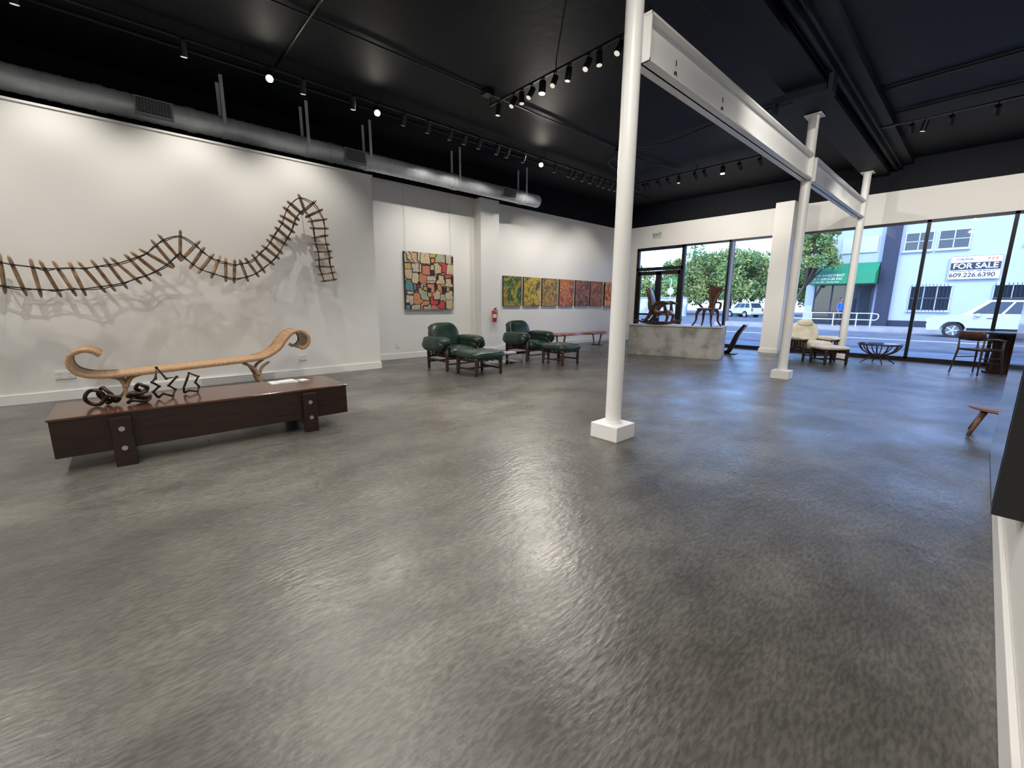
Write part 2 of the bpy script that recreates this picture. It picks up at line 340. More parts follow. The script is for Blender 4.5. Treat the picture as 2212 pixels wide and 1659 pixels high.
# ------------------------------------------------------------------ duct
b=MB(); X,Z,R=-9.0,4.26,.165
pts=[];rad=[]; y=-5.0;k=0
while y<9.05: pts.append((X,y,Z)); rad.append(R+(.006 if k%3==0 else 0)); y+=.045; k+=1
pts.append((X,9.08,Z)); rad.append(R)
b.sweep(pts,rad,0,28)
for yy in(-2.2,.1,1.15,3.35,4.05,6.2,8.4): b.cyl((X,yy-.05,Z),(X,yy+.05,Z),R+.014,n=28)
for yy in(-1.4,1.6,2.9,4.1,6.3,8.5):
    b.box((X+.17,yy,4.64),(.012,.05,.72)); b.box((X-.17,yy,4.64),(.012,.05,.72)); b.cyl((X,yy-.02,Z),(X,yy+.02,Z),R+.012,n=28)
for y0,y1 in((-1.35,-.92),(.47,.92),(3.55,3.98),(7.65,8.1)):
    c=((y0+y1)/2); w=y1-y0
    b.box((X+.15,c,Z-.01),(.10,w,.24),1); b.box((X+.205,c,Z-.01),(.01,w-.05,.19),2)
    for k in range(7): b.box((X+.212,c,Z-.085+k*.025),(.014,w-.06,.006),1,rot=(0,.5,0))
    for k in range(11): b.box((X+.216,y0+.04+k*(w-.08)/10,Z-.01),(.004,.004,.18),1)
b.obj("ventilation_duct",[GALV,mat("grille_grey",(.34,.35,.36),.5),BLK])
# ------------------------------------------------------------------ track lighting
def head(b,p,target,lit=False,L=.17,r=.045):
    p=Vector(p); d=(Vector(target)-p).normalized()
    if lit: r=.055
    b.cyl(p,(p.x,p.y,p.z-.10),.010,n=8); b.box((p.x,p.y,p.z-.01),(.05,.05,.03))
    c=p+Vector((0,0,-.13)); a=c-d*L*.45; e=c+d*L*.55
    b.cyl(a,e,r,n=16); b.cyl(a-d*.012,a,r*.8,n=16)
    b.cyl(e,e+d*.004,r*.85,m=1 if lit else 2,n=16)
    return e+d*.02
def track(name,p,q,heads):
    b=MB(); p=Vector(p);q=Vector(q); mid=(p+q)/2; dd=q-p
    b.box(mid,(abs(dd.x)+.035,abs(dd.y)+.035,.03))
    n=max(2,int(dd.length/2))
    for i in range(n+1):
        s=p+dd*(i/n); b.cyl(s,(s.x,s.y,CZ),.008,n=6)
    ls=[]
    for h in heads:
        pos,tg,lit,pw=h[:4]; e=head(b,pos,tg,lit); 
        if pw: ls.append((e,tg,pw,h[4] if len(h)>4 else 75))
    o=b.obj(name,[BLK,LAMP,LAMPD])
    for i,(e,tg,pw,sz) in enumerate(ls): spot("spot_%d"%(i+1),e,tg,pw,o,size=sz,rad=.012 if abs(tg[0]+8.65)<.01 else .02)
    return o
TZ=4.85; H=[]
for y,pw in((-4,110),(-2.2,115),(-.5,115),(1.0,115),(2.5,105)):
    H.append(((-7.7,y,TZ),(-8.65,y+.15,1.0),False,pw,100))
for y in(-1.2,3.3): H.append(((-7.7,y,TZ),(-8.6,y,1.0),False,0,90))
H.append(((-7.7,2.03,TZ),(-3.5,1.0,1.2),True,110,90)); H.append(((-7.7,3.72,TZ),(-3.5,2.2,1.2),True,110,90))
for y,pw in((4.25,0),(4.76,0),(5.27,120),(5.62,0),(6.0,120),(6.5,0),(6.8,100),(7.3,0),(8.4,140),(8.95,0),(9.15,0),(9.5,140),(9.85,0),(10.2,0),(10.45,140),(10.75,0),(11.0,0),(11.9,140)):
    H.append(((-7.7,y,TZ),(-9.8,y+.2,1.7),False,pw,85))
H.append(((-7.7,7.87,TZ),(-2.6,3.8,.8),True,380,90))
track("added_fill_rail",(-7.7,-4.6,TZ),(-7.7,12.2,TZ),H)
xs2=[-6.19,-5.8,-5.6,-5.38,-5.13,-4.88,-4.6,-4.25,-4.05,-3.72]
track("added_fill_rail",(-6.4,5.25,TZ),(-3.3,5.25,TZ),[((x,5.25,TZ),(x-.6+(i%3)*.5,5.0-(i%2)*2.5,0),i==4,[140,0,120,0,140,0,120,0,120,0][i],110) for i,x in enumerate(xs2)])
xs3=[-7.1,-6.95,-6.65,-6.35,-6.05,-5.6,-5.35,-4.9,-4.5,-4.05]
track("added_fill_rail",(-7.3,11.5,TZ),(-3.8,11.5,TZ),[((x,11.5,TZ),((x+.3,11.3,.8) if i in(4,7) else (x,14.9,2.6)),i==7,{0:130,3:130,4:130,5:130,7:130,9:130}.get(i,0),110) for i,x in enumerate(xs3)])
track("added_fill_rail",(-1.9,11.5,TZ),(3.5,11.5,TZ),[((x,11.5,TZ),((x,14.9,2.6) if pw<175 else (x-1,12.0,.4)),False,pw,110) for x,pw in((-1.43,140),(-1.25,180),(-.9,0),(-.35,140),(.8,180),(1.6,140),(3.0,140))])
track("added_fill_rail",(-7.0,-2.0,TZ),(-.6,-2.0,TZ),[((x,-2.0,TZ),(x,-.6,0),False,pw,120) for x,pw in((-6.5,200),(-5,230),(-3.5,250),(-2,260),(-1.0,260))])  # added rail, unseen behind the camera: fill light for the floor
track("added_fill_rail",(-5.5,1.6,TZ),(-.6,1.6,TZ),[((x,1.6,TZ),tg,False,pw,sz) for x,pw,tg,sz in((-5.4,150,(-5.3,2.4,0),120),(-4.6,0,(-4.5,2.4,0),90),(-3.6,180,(-3.5,2.4,0),120),(-2.5,0,(-2.4,2.4,0),90),(-1.4,190,(-1.6,3.2,.8),120),(-.9,160,(-2.5,5.0,3.5),70))])  # added rail kept above the view, fills floor, near column and beam
track("added_fill_rail",(-1.2,5.6,TZ),(4.5,5.6,TZ),[((x,5.6,TZ),tg,False,pw,sz) for x,pw,tg,sz in((-.7,200,(-2.4,8.5,3.4),90),(.3,240,(-1.4,7.0,0),120),(1.6,200,(-2.4,9.4,1.5),90),(3.4,200,(3.4,7.0,0),120))])  # unseen rail added on the right to brighten beam, columns and floor
# ------------------------------------------------------------------ paintings
def canvas(name,y0,y1,z0,z1,m,x=XL,d=.05,wires=False):
    c=(x+d/2+.01,(y0+y1)/2,(z0+z1)/2); b=MB(); b.box((0,0,0),(d,y1-y0,z1-z0),1); b.box((d/2,0,0),(.006,y1-y0-.004,z1-z0-.004),0)
    if wires:
        for s in(-1,1): b.cyl((0,s*(y1-y0)*.46,(z1-z0)/2),(0,s*(y1-y0)*.46,4.2-c[2]),.003,m=2,n=6)
    return b.obj(name,[m,mat(name+"_edge",(.04,.03,.02),.6),STEEL],loc=c)
canvas("mosaic_painting",5.24,6.68,1.24,2.65,mosaic_art(),d=.07,wires=True)
pal=[[(.3,(.01,.04,.03)),(.45,(.05,.12,.04)),(.52,(.35,.35,.04)),(.6,(.5,.25,.02)),(.7,(.02,.05,.03))],
[(.3,(.03,.06,.02)),(.42,(.12,.14,.02)),(.5,(.55,.42,.03)),(.6,(.65,.42,.05)),(.7,(.10,.05,.01))],
[(.3,(.05,.04,.01)),(.43,(.25,.15,.02)),(.5,(.60,.30,.03)),(.58,(.12,.14,.02)),(.7,(.6,.4,.04))],
[(.3,(.15,.03,.01)),(.43,(.5,.11,.02)),(.5,(.70,.25,.03)),(.6,(.28,.05,.01)),(.7,(.7,.4,.08))],
[(.3,(.02,.02,.015)),(.43,(.06,.05,.02)),(.5,(.55,.16,.02)),(.6,(.03,.05,.03)),(.7,(.5,.3,.05))],
[(.3,(.05,.01,.01)),(.43,(.35,.06,.02)),(.5,(.60,.20,.03)),(.6,(.10,.02,.01)),(.7,(.6,.3,.05))],
[(.3,(.3,.01,.01)),(.43,(.7,.08,.02)),(.5,(.85,.35,.03)),(.6,(.8,.5,.1)),(.7,(.6,.03,.03))]]
for i in range(7):
    y0=8.48+.84*i; canvas("abstract_painting",y0,y0+.75,1.33,2.22,ramp_art("abstract_paint_%d"%i,pal[i],2.6,1.1,i+1,10),x=XL if i<6 else XL+.04)
# ------------------------------------------------------------------ rope ladder wall sculpture
b=MB(); xc=-8.40; k=xc/-8.6
P=[(-1.62,1.95),(-1.136,1.74),(-.605,1.69),(-.03,1.79),(.41,2.0),(.74,2.27),(1.04,2.03),(1.30,1.93),(1.58,1.92),(1.915,2.13),(2.25,2.58),(2.47,3.02),(2.66,3.16),(2.84,3.0),(2.90,2.6),(2.94,2.2),(2.99,1.82)]
P=[(0,y*k,1.4+(z-1.4)*k) for y,z in P]; C=spline(P,24)
L=[0]
for i in range(1,len(C)): L.append(L[-1]+(C[i]-C[i-1]).length)
n=50; rails=([],[]); 
for i in range(n):
    s=L[-1]*i/(n-1); j=min(max(np.searchsorted(L,s),1),len(C)-1); c=C[j]; j0,j1=max(j-14,0),min(j+14,len(C)-1); t=(C[j1]-C[j0]).normalized()
    nn=Vector((0,-t.z,t.y))
    if nn.z<0 and i<n*.6: nn=-nn
    ln=np.interp(i/n,[0,.35,.6,.75,1],[.52,.44,.34,.32,.28]); tw=.12*math.sin(i*2.3)+(-.22 if i<n*.33 else 0)
    nn=(nn+t*tw).normalized(); out=.10*math.sin(i*.9)
    c=c+Vector((xc+.03*math.sin(i*1.7),0,0)); a=c-nn*ln/2+Vector((-.05+out*.3,0,0)); e=c+nn*ln/2+Vector((.05-out*.3,0,0))
    b.sweep([a,a.lerp(e,.08),c,a.lerp(e,.92),e],[.014,.027,.031,.027,.014],0,6,flat=.6)
    for r,f in zip(rails,(.2,.78)): r.append(a.lerp(e,f)+Vector((.02,0,0)))
for r in rails:
    b.sweep(spline(r,4),.0085,1,6)
    b.sweep(spline([p+Vector((-.03,random.uniform(-.012,.012),random.uniform(-.03,.02))) for p in r],4),.007,1,6)
    for p in r: b.sell(p,(.05,.04,.04),1,1,nu=8,nv=5)
for i in (4,15,26,33,39,47): b.cyl((XW+.005,rails[0][i].y,rails[0][i].z),rails[0][i],.006,m=1,n=6)
b.obj("rope_ladder_sculpture",[SLAT,ROPE])
# ------------------------------------------------------------------ scroll chaise bench (local x = world y)
b=MB()
path=[(-.31,.70),(-.37,.755),(-.47,.775),(-.58,.72),(-.61,.61),(-.56,.50),(-.42,.435),(-.2,.42),(.1,.43),(.5,.45),(1.0,.475),(1.4,.50),(1.62,.54),(1.80,.65),(1.92,.80),(2.03,.905),(2.16,.925),(2.26,.84),(2.26,.72),(2.17,.64),(2.10,.68)]
sp=[(p.x,p.z) for p in spline([(x,0,z) for x,z in path],7)]
b.ribbon(sp,.58,.034,0)
b.ribbon([(x,z+.022) for x,z in sp if -.2<x<1.5 and z<.57],.48,.018,1)
for yo in(-.285,.285): b.ribbon(sp,.022,.052,0,yc=yo)
for x0,sg in((-.12,1),(1.5,-1)):
    for yo in(-.2,.2):
        b.ribbon([(p.x,p.z) for p in spline([(x0-sg*.16,0,.405+(.04 if sg<0 else 0)),(x0-sg*.04,0,.36),(x0,0,.22),(x0-sg*.03,0,.1),(x0-sg*.12,0,0.02)],6)],.05,[.03,.045,.05,.045,.035],0,yc=yo)
        b.ribbon([(p.x,p.z) for p in spline([(x0+sg*.22,0,.41+(.04 if sg<0 else .005)),(x0+sg*.08,0,.37),(x0+sg*.01,0,.24)],6)],.05,[.03,.045,.05],0,yc=yo)
    b.cyl((x0,-.2,.2),(x0,.2,.2),.018)
b.ground(); b.obj("scroll_chaise_bench",[OAK,CANE],loc=(-7.95,0,0),rz=PI/2)
# ------------------------------------------------------------------ slab coffee table
b=MB(); b.b2((-5.6,-.56,.14),(-4.85,1.80,.455),0); b.b2((-5.61,-.57,.45),(-4.84,1.81,.47),1)
for yc in(-.14,1.38):
    b.b2((-4.86,yc-.07,0),(-4.79,yc+.07,.43)); b.b2((-5.66,yc-.07,0),(-5.59,yc+.07,.43)); b.b2((-5.6,yc-.06,.06),(-4.85,yc+.06,.14))
    for z in(.16,.33):
        b.cyl((-4.79,yc,z),(-4.782,yc,z),.021,m=2,n=18); b.cyl((-5.66,yc,z),(-5.668,yc,z),.021,m=2,n=18)
b.obj("wooden_coffee_table",[DARKW,TOPW,STEEL],bevel=.005)
# sculptures on table
def rings(name,lst,loc,tube=.016):
    b=MB()
    for (cx,cy,cz,r,ax,ay) in lst:
        E=Euler((ax,PI/2+ay,0)).to_matrix()
        b.sweep([Vector((cx,cy,cz))+E@Vector((r*math.cos(t)*1.1,r*math.sin(t),.010*math.sin(3*t))) for t in np.linspace(0,2*PI,20)[:-1]],tube,0,8,closed=True)
    return b.ground().obj(name,BRZ,loc=loc)
rings("bronze_ring_sculpture",((0,-.07,.08,.062,.2,.1),(-.03,.0,.085,.066,.9,.3),(.03,.045,.06,.045,.2,1.0)),(-5.20,-.22,.471))
rings("bronze_coil_sculpture",((0,0,.02,.075,0,1.45),(0,.01,.055,.07,.2,1.3),(.01,-.01,.09,.065,-.2,1.5),(0,.03,.13,.04,.3,.6)),(-5.10,.0,.471))
def wire(name,pts,loc,r=.012):
    b=MB(); b.sweep(pts,r,0,8)
    for p in pts[1:-1]: b.sell(p,(r*2.3,)*3,1,0,nu=8,nv=6)
    return b.ground().obj(name,BRZ,loc=loc)
wire("bronze_wire_sculpture",[(0,-.06,.012),(.03,-.02,.05),(0,.05,.012),(-.03,.08,.07),(0,.03,.12),(.02,.10,.2),(0,.02,.19),(-.02,-.04,.3),(.01,-.06,.2),(.02,-.09,.17),(0,-.04,.12),(-.02,-.09,.07),(0,-.06,.012)],(-5.24,.20,.471))
wire("bronze_wire_sculpture",[(0,-.07,.012),(.02,-.03,.035),(0,.04,.012),(-.02,.06,.06),(.01,.03,.11),(.02,.06,.17),(0,-.01,.21),(-.02,-.03,.15),(0,-.07,.06),(0,-.07,.012)],(-5.36,.42,.471),.011)
b=MB(); b.box((0,0,.006),(.2,.28,.012)); b.box((.01,.03,.016),(.15,.2,.008),rot=(0,0,.2)); b.box((.0,.22,.005),(.12,.09,.01),rot=(0,0,.3)); b.obj("brochure_stack",PAPER,loc=(-5.42,1.28,.47))
# ------------------------------------------------------------------ armchairs (local front = +x)
def armchair(loc,rz,cush,sheep=False):
    e=empty("leather_armchair" if not sheep else "cream_lounge_chair",loc,rz)
    b=MB()
    for sx,sy,h in((.36,.40,.52),(.36,-.40,.52),(-.36,.40,.60),(-.36,-.40,.60)):
        b.lathe([(0,0),(.026,0),(.03,.04),(.036,.16),(.032,.22),(.040,.30),(.034,h),(0,h)],(sx,sy,0),n=14)
    for sy in(-.40,.40):
        b.cyl((-.40,sy,.20),(.40,sy,.20),.022); b.cyl((-.42,sy,.50),(.42,sy,.52),.028); b.cyl((-.40,sy,.33),(.40,sy,.33),.02)
        if sheep:
            for k in range(6): b.box((-.30+k*.12,sy,.41),(.035,.02,.20))
    for sx in(-.36,.36): b.cyl((sx,-.42,.26),(sx,.42,.26),.026); b.cyl((sx,-.42,.14),(sx,.42,.14),.016)
    for k in range(6): b.box((-.3+k*.12,0,.285),(.07,.78,.012),rot=(0,0,0))
    b.box((-.42,0,.66),(.03,.62,.07),rot=(0,-.25,0)); b.box((-.46,0,.80),(.03,.62,.07),rot=(0,-.25,0))
    for sy in(-.3,.3): b.cyl((-.36,sy,.28),(-.50,sy,.88),.022)
    b.obj("frame",FRAMEW,parent=e)
    b=MB()
    b.sell((.04,0,.385),(.84,.70,.23),.42,0,wr=.02); b.sell((.08,0,.44),(.62,.60,.14),.55,0)
    b.sell((-.36,0,.68),(.26,.74,.56),.5,0,rot=(0,-.28,0),wr=.03)
    if sheep:
        b.sell((-.36,0,.93),(.20,.42,.20),.6,0,rot=(0,-.2,0),wr=.05)
        for sy in(-1,1): b.sell((.02,sy*.40,.56),(.78,.24,.11),.6,0,wr=.06)
    else:
        b.sell((-.43,0,.86),(.24,.66,.22),.6,0,rot=(0,-.2,0),wr=.03)
        for sy in(-1,1):
            b.sell((.03,sy*.44,.60),(.82,.30,.22),.55,0,wr=.04); b.sell((.03,sy*.53,.53),(.76,.17,.26),.6,0,wr=.03); b.sell((.03,sy*.35,.50),(.7,.14,.22),.6,0)
    for i in range(4):
        for sy in(-.19,0,.19): b.sell((-.14+i*.16,sy,.507),(.03,.03,.012),1,0,nu=8,nv=5)
    for sy in(-1,1):
        for k in range(3): b.box((-.2+k*.25,sy*.405,.44),(.05,.012,.22),1)
    b.obj("cushions",[cush,FRAMEW],parent=e)
    return e
def ottoman(loc,rz,cush,w=.66,name="leather_ottoman",thin=False):
    b=MB(); q=w/2-.05
    for sx in(-1,1):
        for sy in(-1,1): b.lathe([(0,0),(.024,0),(.03,.05),(.036,.18),(.03,.24),(.038,.30),(.034,.38),(0,.38)],(sx*q,sy*q,0),n=14)
    for sx in(-1,1): b.cyl((sx*q,-q-.03,.32),(sx*q,q+.03,.32),.026); b.cyl((-q,sx*q,.12),(q,sx*q,.12),.018); b.cyl((-q-.03,sx*q,.29),(q+.03,sx*q,.29),.024)
    b.cyl((0,-q,.12),(0,q,.12),.018)
    for k in range(5): b.box((-q+.05+k*(2*q-.1)/4,0,.345),(.06,2*q,.012))
    if thin: b.sell((0,0,.40),(w+.06,w+.06,.10),.42,1,wr=.03)
    else: b.sell((0,0,.40),(w+.10,w+.10,.17),.42,1,wr=.02); b.sell((0,0,.44),(w-.10,w-.10,.11),.5,1)
    for i in range(3):
        for j in range(3): b.sell((-.17+i*.17,-.17+j*.17,.45 if thin else .495),(.03,.03,.012),1,1,nu=8,nv=5)
    for k in range(4):
        for s in(-1,1): b.box((-q+.1+k*(2*q-.2)/3,s*(q+.027),.34),(.045,.01,.11),2); b.box((s*(q+.03),-q+.1+k*(2*q-.2)/3,.34),(.01,.045,.11),2)
    return b.obj(name,[FRAMEW,cush,DARKW],loc=loc,rz=rz)
armchair((-7.72,5.25,0),0,GREEN); ottoman((-6.75,5.22,0),0,GREEN,.72)
armchair((-7.78,7.6,0),.03,GREEN); ottoman((-6.66,7.6,0),.05,GREEN,.68)
armchair((-2.98,13.42,0),-.75,CREAM,True); ottoman((-2.42,12.68,0),-.75,CREAM,.60,"cream_ottoman",True)
# low glass side table between the armchairs
b=MB(); b.box((0,0,.27),(.62,.9,.012),0); 
for sx in(-.26,.26):
    for sy in(-.38,.38): b.box((sx,sy,.13),(.03,.03,.262),1)
for sy in(-.38,.38): b.box((0,sy,.25),(.52,.03,.02),1)
b.box((0,0,.06),(.5,.74,.012),0); b.box((.05,.1,.29),(.2,.28,.025),2)
b.obj("glass_side_table",[CLEAR,STEEL,PAPER],loc=(-7.35,6.42,0))
# live edge bench
b=MB(); N=30; top=[];
for i in range(N+1):
    s=i/N; w=.24+.05*math.sin(s*9)+.03*math.sin(s*23); cx=.04*math.sin(s*6)
    w*=min(1,.35+4*min(s,1-s)); top.append((s*2.9-1.45,cx-w,cx+w))
vs=[];fs=[]
for x,a,c in top:
    for yy,zz in((a,.42+.01*math.sin(x*4)),(a+.03,.475),(c-.03,.475),(c,.43)): vs.append((x,yy,zz))
    vs.append((x,c-.05,.40)); vs.append((x,a+.05,.40))
for i in range(N):
    for k2 in range(6): fs.append((i*6+k2,i*6+(k2+1)%6,(i+1)*6+(k2+1)%6,(i+1)*6+k2))
fs+=[(0,1,2,3,4,5)[::-1],tuple(N*6+q for q in range(6))]
b.add(vs,fs,0,False)
for x in(-.95,.95):
    b.box((x,0,.02),(.06,.42,.03),1); b.box((x,-.14,.21),(.05,.03,.38),1,rot=(.2,0,0)); b.box((x,.14,.21),(.05,.03,.38),1,rot=(-.2,0,0))
b.obj("live_edge_bench",[LIVE,WAL],loc=(-8.95,11.15,0),rz=PI/2)
# ------------------------------------------------------------------ plinth + sculptural chairs
PR=math.radians(15.4)
b=MB(); b.box((0,0,.40),(2.38,1.18,.80)); b.box((0,0,.825),(2.42,1.22,.03)); b.obj("display_plinth",PLIN,loc=(-5.757,11.50,0),rz=PR,bevel=.006)
ZP=.842
# rocking chair, front = +x local
b=MB(); S3=lambda pts,n=8: spline(pts,n)
for sy in(-1,1):
    b.sweep(S3([(-.64,sy*.24,.12),(-.35,sy*.25,.05),(0,sy*.25,.03),(.3,sy*.25,.05),(.54,sy*.24,.14)]),[.02,.036,.042,.036,.016],0,8,flat=.8)
    b.sweep(S3([(-.40,sy*.25,.06),(-.26,sy*.24,.20),(-.18,sy*.23,.38),(-.05,sy*.30,.56),(.16,sy*.33,.61),(.36,sy*.30,.57)]),[.03,.05,.06,.055,.05,.022],0,8)
    b.sweep(S3([(.24,sy*.25,.05),(.28,sy*.24,.22),(.22,sy*.25,.40),(.18,sy*.31,.59)]),[.032,.045,.05,.034],0,8)
pr=[(p.x,p.z) for p in S3([(.36,0,.29),(.24,0,.37),(.05,0,.335),(-.13,0,.35),(-.22,0,.50),(-.24,0,.68),(-.29,0,.86),(-.36,0,1.03)],7)]
b.ribbon(pr,[.34,.52,.60,.58,.50,.46,.48,.34],[.035,.065,.09,.12,.10,.08,.06,.03],0,dish=.04)
b.ground(); b.obj("rocking_chair",WAL,loc=(-6.2,11.32,ZP),rz=PR-.1)
# sculptural side chair (seen from behind/front)
b=MB()
b.sell((0,0,.45),(.50,.54,.08),.75,0)
for x,y in((.2,.2),(.2,-.2),(-.2,.2),(-.2,-.2)):
    b.sweep(S3([(x*.7,y*.7,.44),(x*.95,y*.95,.34),(x*1.0,y*1.0,.15),(x*1.35,y*1.3,0.01)]),[.06,.038,.026,.02],0,8)
pr=[(p.x,p.z) for p in S3([(-.14,0,.44),(-.20,0,.56),(-.24,0,.74),(-.30,0,.90),(-.36,0,1.04)],7)]
b.ribbon(pr,[.24,.16,.22,.36,.34],[.06,.045,.035,.03,.022],0,dish=.03)
b.sweep(S3([(-.20,-.22,.46),(-.05,-.30,.60),(.10,-.24,.62)]),[.03,.026,.018],0,8); b.sweep(S3([(-.20,.22,.46),(-.05,.30,.60),(.10,.24,.62)]),[.03,.026,.018],0,8)
b.ground(); b.obj("sculpted_side_chair",WAL,loc=(-4.93,11.45,ZP),rz=PR-PI/2-.3)
# curved dark sculpture behind plinth
b=MB(); pr=[(p.x,p.z) for p in S3([(-.24,0,.03),(-.12,0,.08),(-.04,0,.28),(.08,0,.58),(.26,0,.84)],7)]
b.ribbon(pr,[.44,.30,.26,.44,.60],[.05,.07,.09,.07,.02],0,dish=.06); b.box((-.15,0,.015),(.42,.40,.03)); b.obj("curved_shell_sculpture",mat("black_lacquer",(.012,.01,.01),.2),loc=(-4.72,13.0,0),rz=.2)
# ------------------------------------------------------------------ bowl coffee table
b=MB(); R=.43
b.lathe([(R-.03,.455),(R,.455),(R+.005,.47),(R,.485),(R-.03,.485),(R-.03,.455)],m=0,n=48)
b.cyl((0,0,.488),(0,0,.496),R-.02,m=1,n=48)
for k in range(12):
    t=2*PI*k/12; c,s_=math.cos(t),math.sin(t)
    b.sweep(S3([(c*(R-.02),s_*(R-.02),.47),(c*.33,s_*.33,.33),(c*.17,s_*.17,.235),(c*.04,s_*.04,.215)]),[.013,.016,.016,.012],0,6)
for k in range(4):
    t=2*PI*k/4+.4; c,s_=math.cos(t),math.sin(t)
    b.sweep(S3([(c*.03,s_*.03,.24),(c*.12,s_*.12,.19),(c*.24,s_*.24,.09),(c*.34,s_*.34,.012)]),[.022,.02,.016,.012],0,6)
b.sell((0,0,.225),(.14,.14,.06),.8,0); b.obj("round_bowl_table",[FRAMEW,CLEAR],loc=(-1.62,13.7,0))
# pedestal table + armchair (right)
b=MB(); n=40; prof=[]
vs=[];
for z,r in((0,.24),(.04,.24),(.05,.19),(.45,.15),(.8,.19),(.84,.24)):
    for k in range(n): t=2*PI*k/n; rr=r*(1+(.05 if k%2 else -.05)); vs.append((rr*math.cos(t),rr*math.sin(t),z))
b.add(vs,[(i*n+k,i*n+(k+1)%n,(i+1)*n+(k+1)%n,(i+1)*n+k) for i in range(5) for k in range(n)]+[tuple(range(n))[::-1],tuple(range(5*n,6*n))],0)
b.cyl((0,0,.84),(0,0,.875),.50,m=1,n=48); b.obj("fluted_pedestal_table",[DARKW,BLK],loc=(.38,13.75,0))
b=MB()
for sx in(-.22,.22):
    for sy in(-.22,.22): b.sweep([(sx*1.25,sy*1.2,.01),(sx,sy,.52),(sx*1.0,sy*1.05,.74)],[.012,.02,.014],0,8)
for sy in(-.22,.22): b.cyl((-.25,sy,.36),(.25,sy,.36),.011); b.sweep([(-.24,sy*1.05,.75),(0,sy*1.2,.75),(.26,sy*1.05,.73)],[.016,.022,.014],0,8,flat=.6)
b.cyl((.24,-.25,.24),(.24,.25,.24),.011)
b.sell((0,0,.53),(.50,.50,.06),.4,1); b.ribbon([(-.23,.72),(-.27,.80),(-.30,.90)],.52,.022,0,dish=-.03)
b.obj("wooden_dining_armchair",[WAL,mat("seat_leather_dark",(.03,.015,.01),.4)],loc=(.04,13.05,0),rz=.9)
# low three legged stool
b=MB()
b.sell((0,0,.29),(.62,.38,.045),.7,0,sag=-.03)
for x,y in((-.22,-.12),(-.18,.14),(.24,0)): b.sweep([(x*.8,y*.8,.28),(x*1.25,y*1.6,.01)],[.028,.016],0,8)
b.obj("low_wooden_stool",mat("stool_wood",(.14,.07,.04),.4,col2=(.24,.13,.075),scale=4,stretch=(1,9,9)),loc=(.32,6.9,0),rz=.1)
# wall mounted panel at right
b=MB(); b.b2((.15,2.82,.47),(.25,4.0,2.35),0); b.b2((.147,2.86,.51),(.15,3.96,2.31),1)
b.sweep([(.2+.022*math.cos(t),2.815,1.02+.03*math.sin(t)) for t in np.linspace(0,2*PI,20)[:-1]],.004,2,6,closed=True)
b.obj("wall_artwork_panel",[BLK,mat("lacquer_art",(.02,.03,.05),.12,col2=(.06,.07,.10),scale=14,coat=.8),PLAST],bevel=.003)
# ------------------------------------------------------------------ small wall items
def outlet(y,z,w=.16,x=XW):
    b=MB(); b.box((x+.006,y,z),(.012,w,.11),0)
    for k in((-1,1) if w>.1 else (0,)):
        for zz in(-.022,.022):
            b.box((x+.013,y+k*w*.25,z+zz),(.004,.034,.028),0)
            for q in(-.007,.007): b.box((x+.0155,y+k*w*.25+q,z+zz),(.002,.003,.010),1)
    b.obj("wall_outlet",[PLAST,BLK],bevel=.002)
outlet(-.74,.36,.2); outlet(2.42,.36,.12); outlet(5.0,.35,.09,XL); outlet(12.2,.35,.09,XL)
b=MB(); b.box((XW+.028,1.35,.07),(.016,1.1,.13),0)
for k in range(44):
    for j in range(4): b.box((XW+.0365,.825+k*.0245,.025+j*.03),(.003,.012,.016),1)
b.obj("wall_vent_grille",[PLAST,mat("grille_mesh_grey",(.33,.33,.33),.6)])  # mesh cells are small plain grey blocks
b=MB(); x,y=-9.43,7.86
b.lathe([(0,.88),(.055,.88),(.06,.90),(.06,1.14),(.045,1.19),(.02,1.21),(.02,1.23),(0,1.23)],(x,y,0),m=0,n=20)
b.box((x,y,1.245),(.04,.03,.03),1); b.box((x+.04,y,1.27),(.11,.02,.014),1,rot=(0,-.3,0)); b.box((x+.04,y,1.245),(.09,.02,.01),1)
b.sweep(S3([(x+.02,y+.01,1.24),(x+.02,y+.08,1.2),(x+.01,y+.085,1.08),(x,y+.075,.96)]),.010,1,8); b.cyl((x,y,1.0),(x,y,1.10),.0612,m=2,n=20); b.box((-9.505,y,1.1),(.03,.04,.2),1)
b.obj("fire_extinguisher",[RED,BLK,PLAST])
e=empty("exit_sign",(-8.5,YF-.03,3.92)); b=MB(); b.box((0,0,0),(.32,.05,.2)); b.box((0,0,.125),(.12,.05,.05)); b.obj("housing",PLAST,parent=e,bevel=.004)
text("lettering","EXIT",.17,(0,-.028,-.005),mat("exit_letters",(.05,.22,.10),.5),e,bold=.003)
# ------------------------------------------------------------------ exterior
ASPH=mat("asphalt",(.11,.12,.135),.85,col2=(.16,.175,.195),scale=1.2,bump=.2,bscale=80)
CONC=mat("sidewalk_concrete",(.28,.29,.30),.8,col2=(.36,.36,.37),scale=1.5)
STUC=mat("white_stucco",(.40,.46,.53),.8,bump=.2,bscale=40)
NAVY=mat("navy_paint",(.015,.022,.045),.6)
LINE=mat("road_paint",(.55,.55,.53),.7)
b=MB(); b.b2((-80,YF+.25,-.3),(40,120,-.12)); b.obj("street_ground",ASPH)
b=MB(); b.b2((-40,YF+.1,-.2),(20,18.6,-.02)); b.obj("near_sidewalk",CONC)
b=MB(); b.b2((-14,34.0,-.2),(20,36.69,.12)); b.b2((-14,33.9,-.2),(20,34.0,.10)); b.obj("far_sidewalk",CONC)
b=MB(); b.b2((-40,19.4,-.12),(20,19.52,-.112)); b.b2((-40,26.0,-.12),(20,26.12,-.112)); b.b2((-40,26.3,-.12),(20,26.42,-.112)); b.b2((-40,33.0,-.12),(20,33.12,-.112))
b.obj("road_markings",LINE)
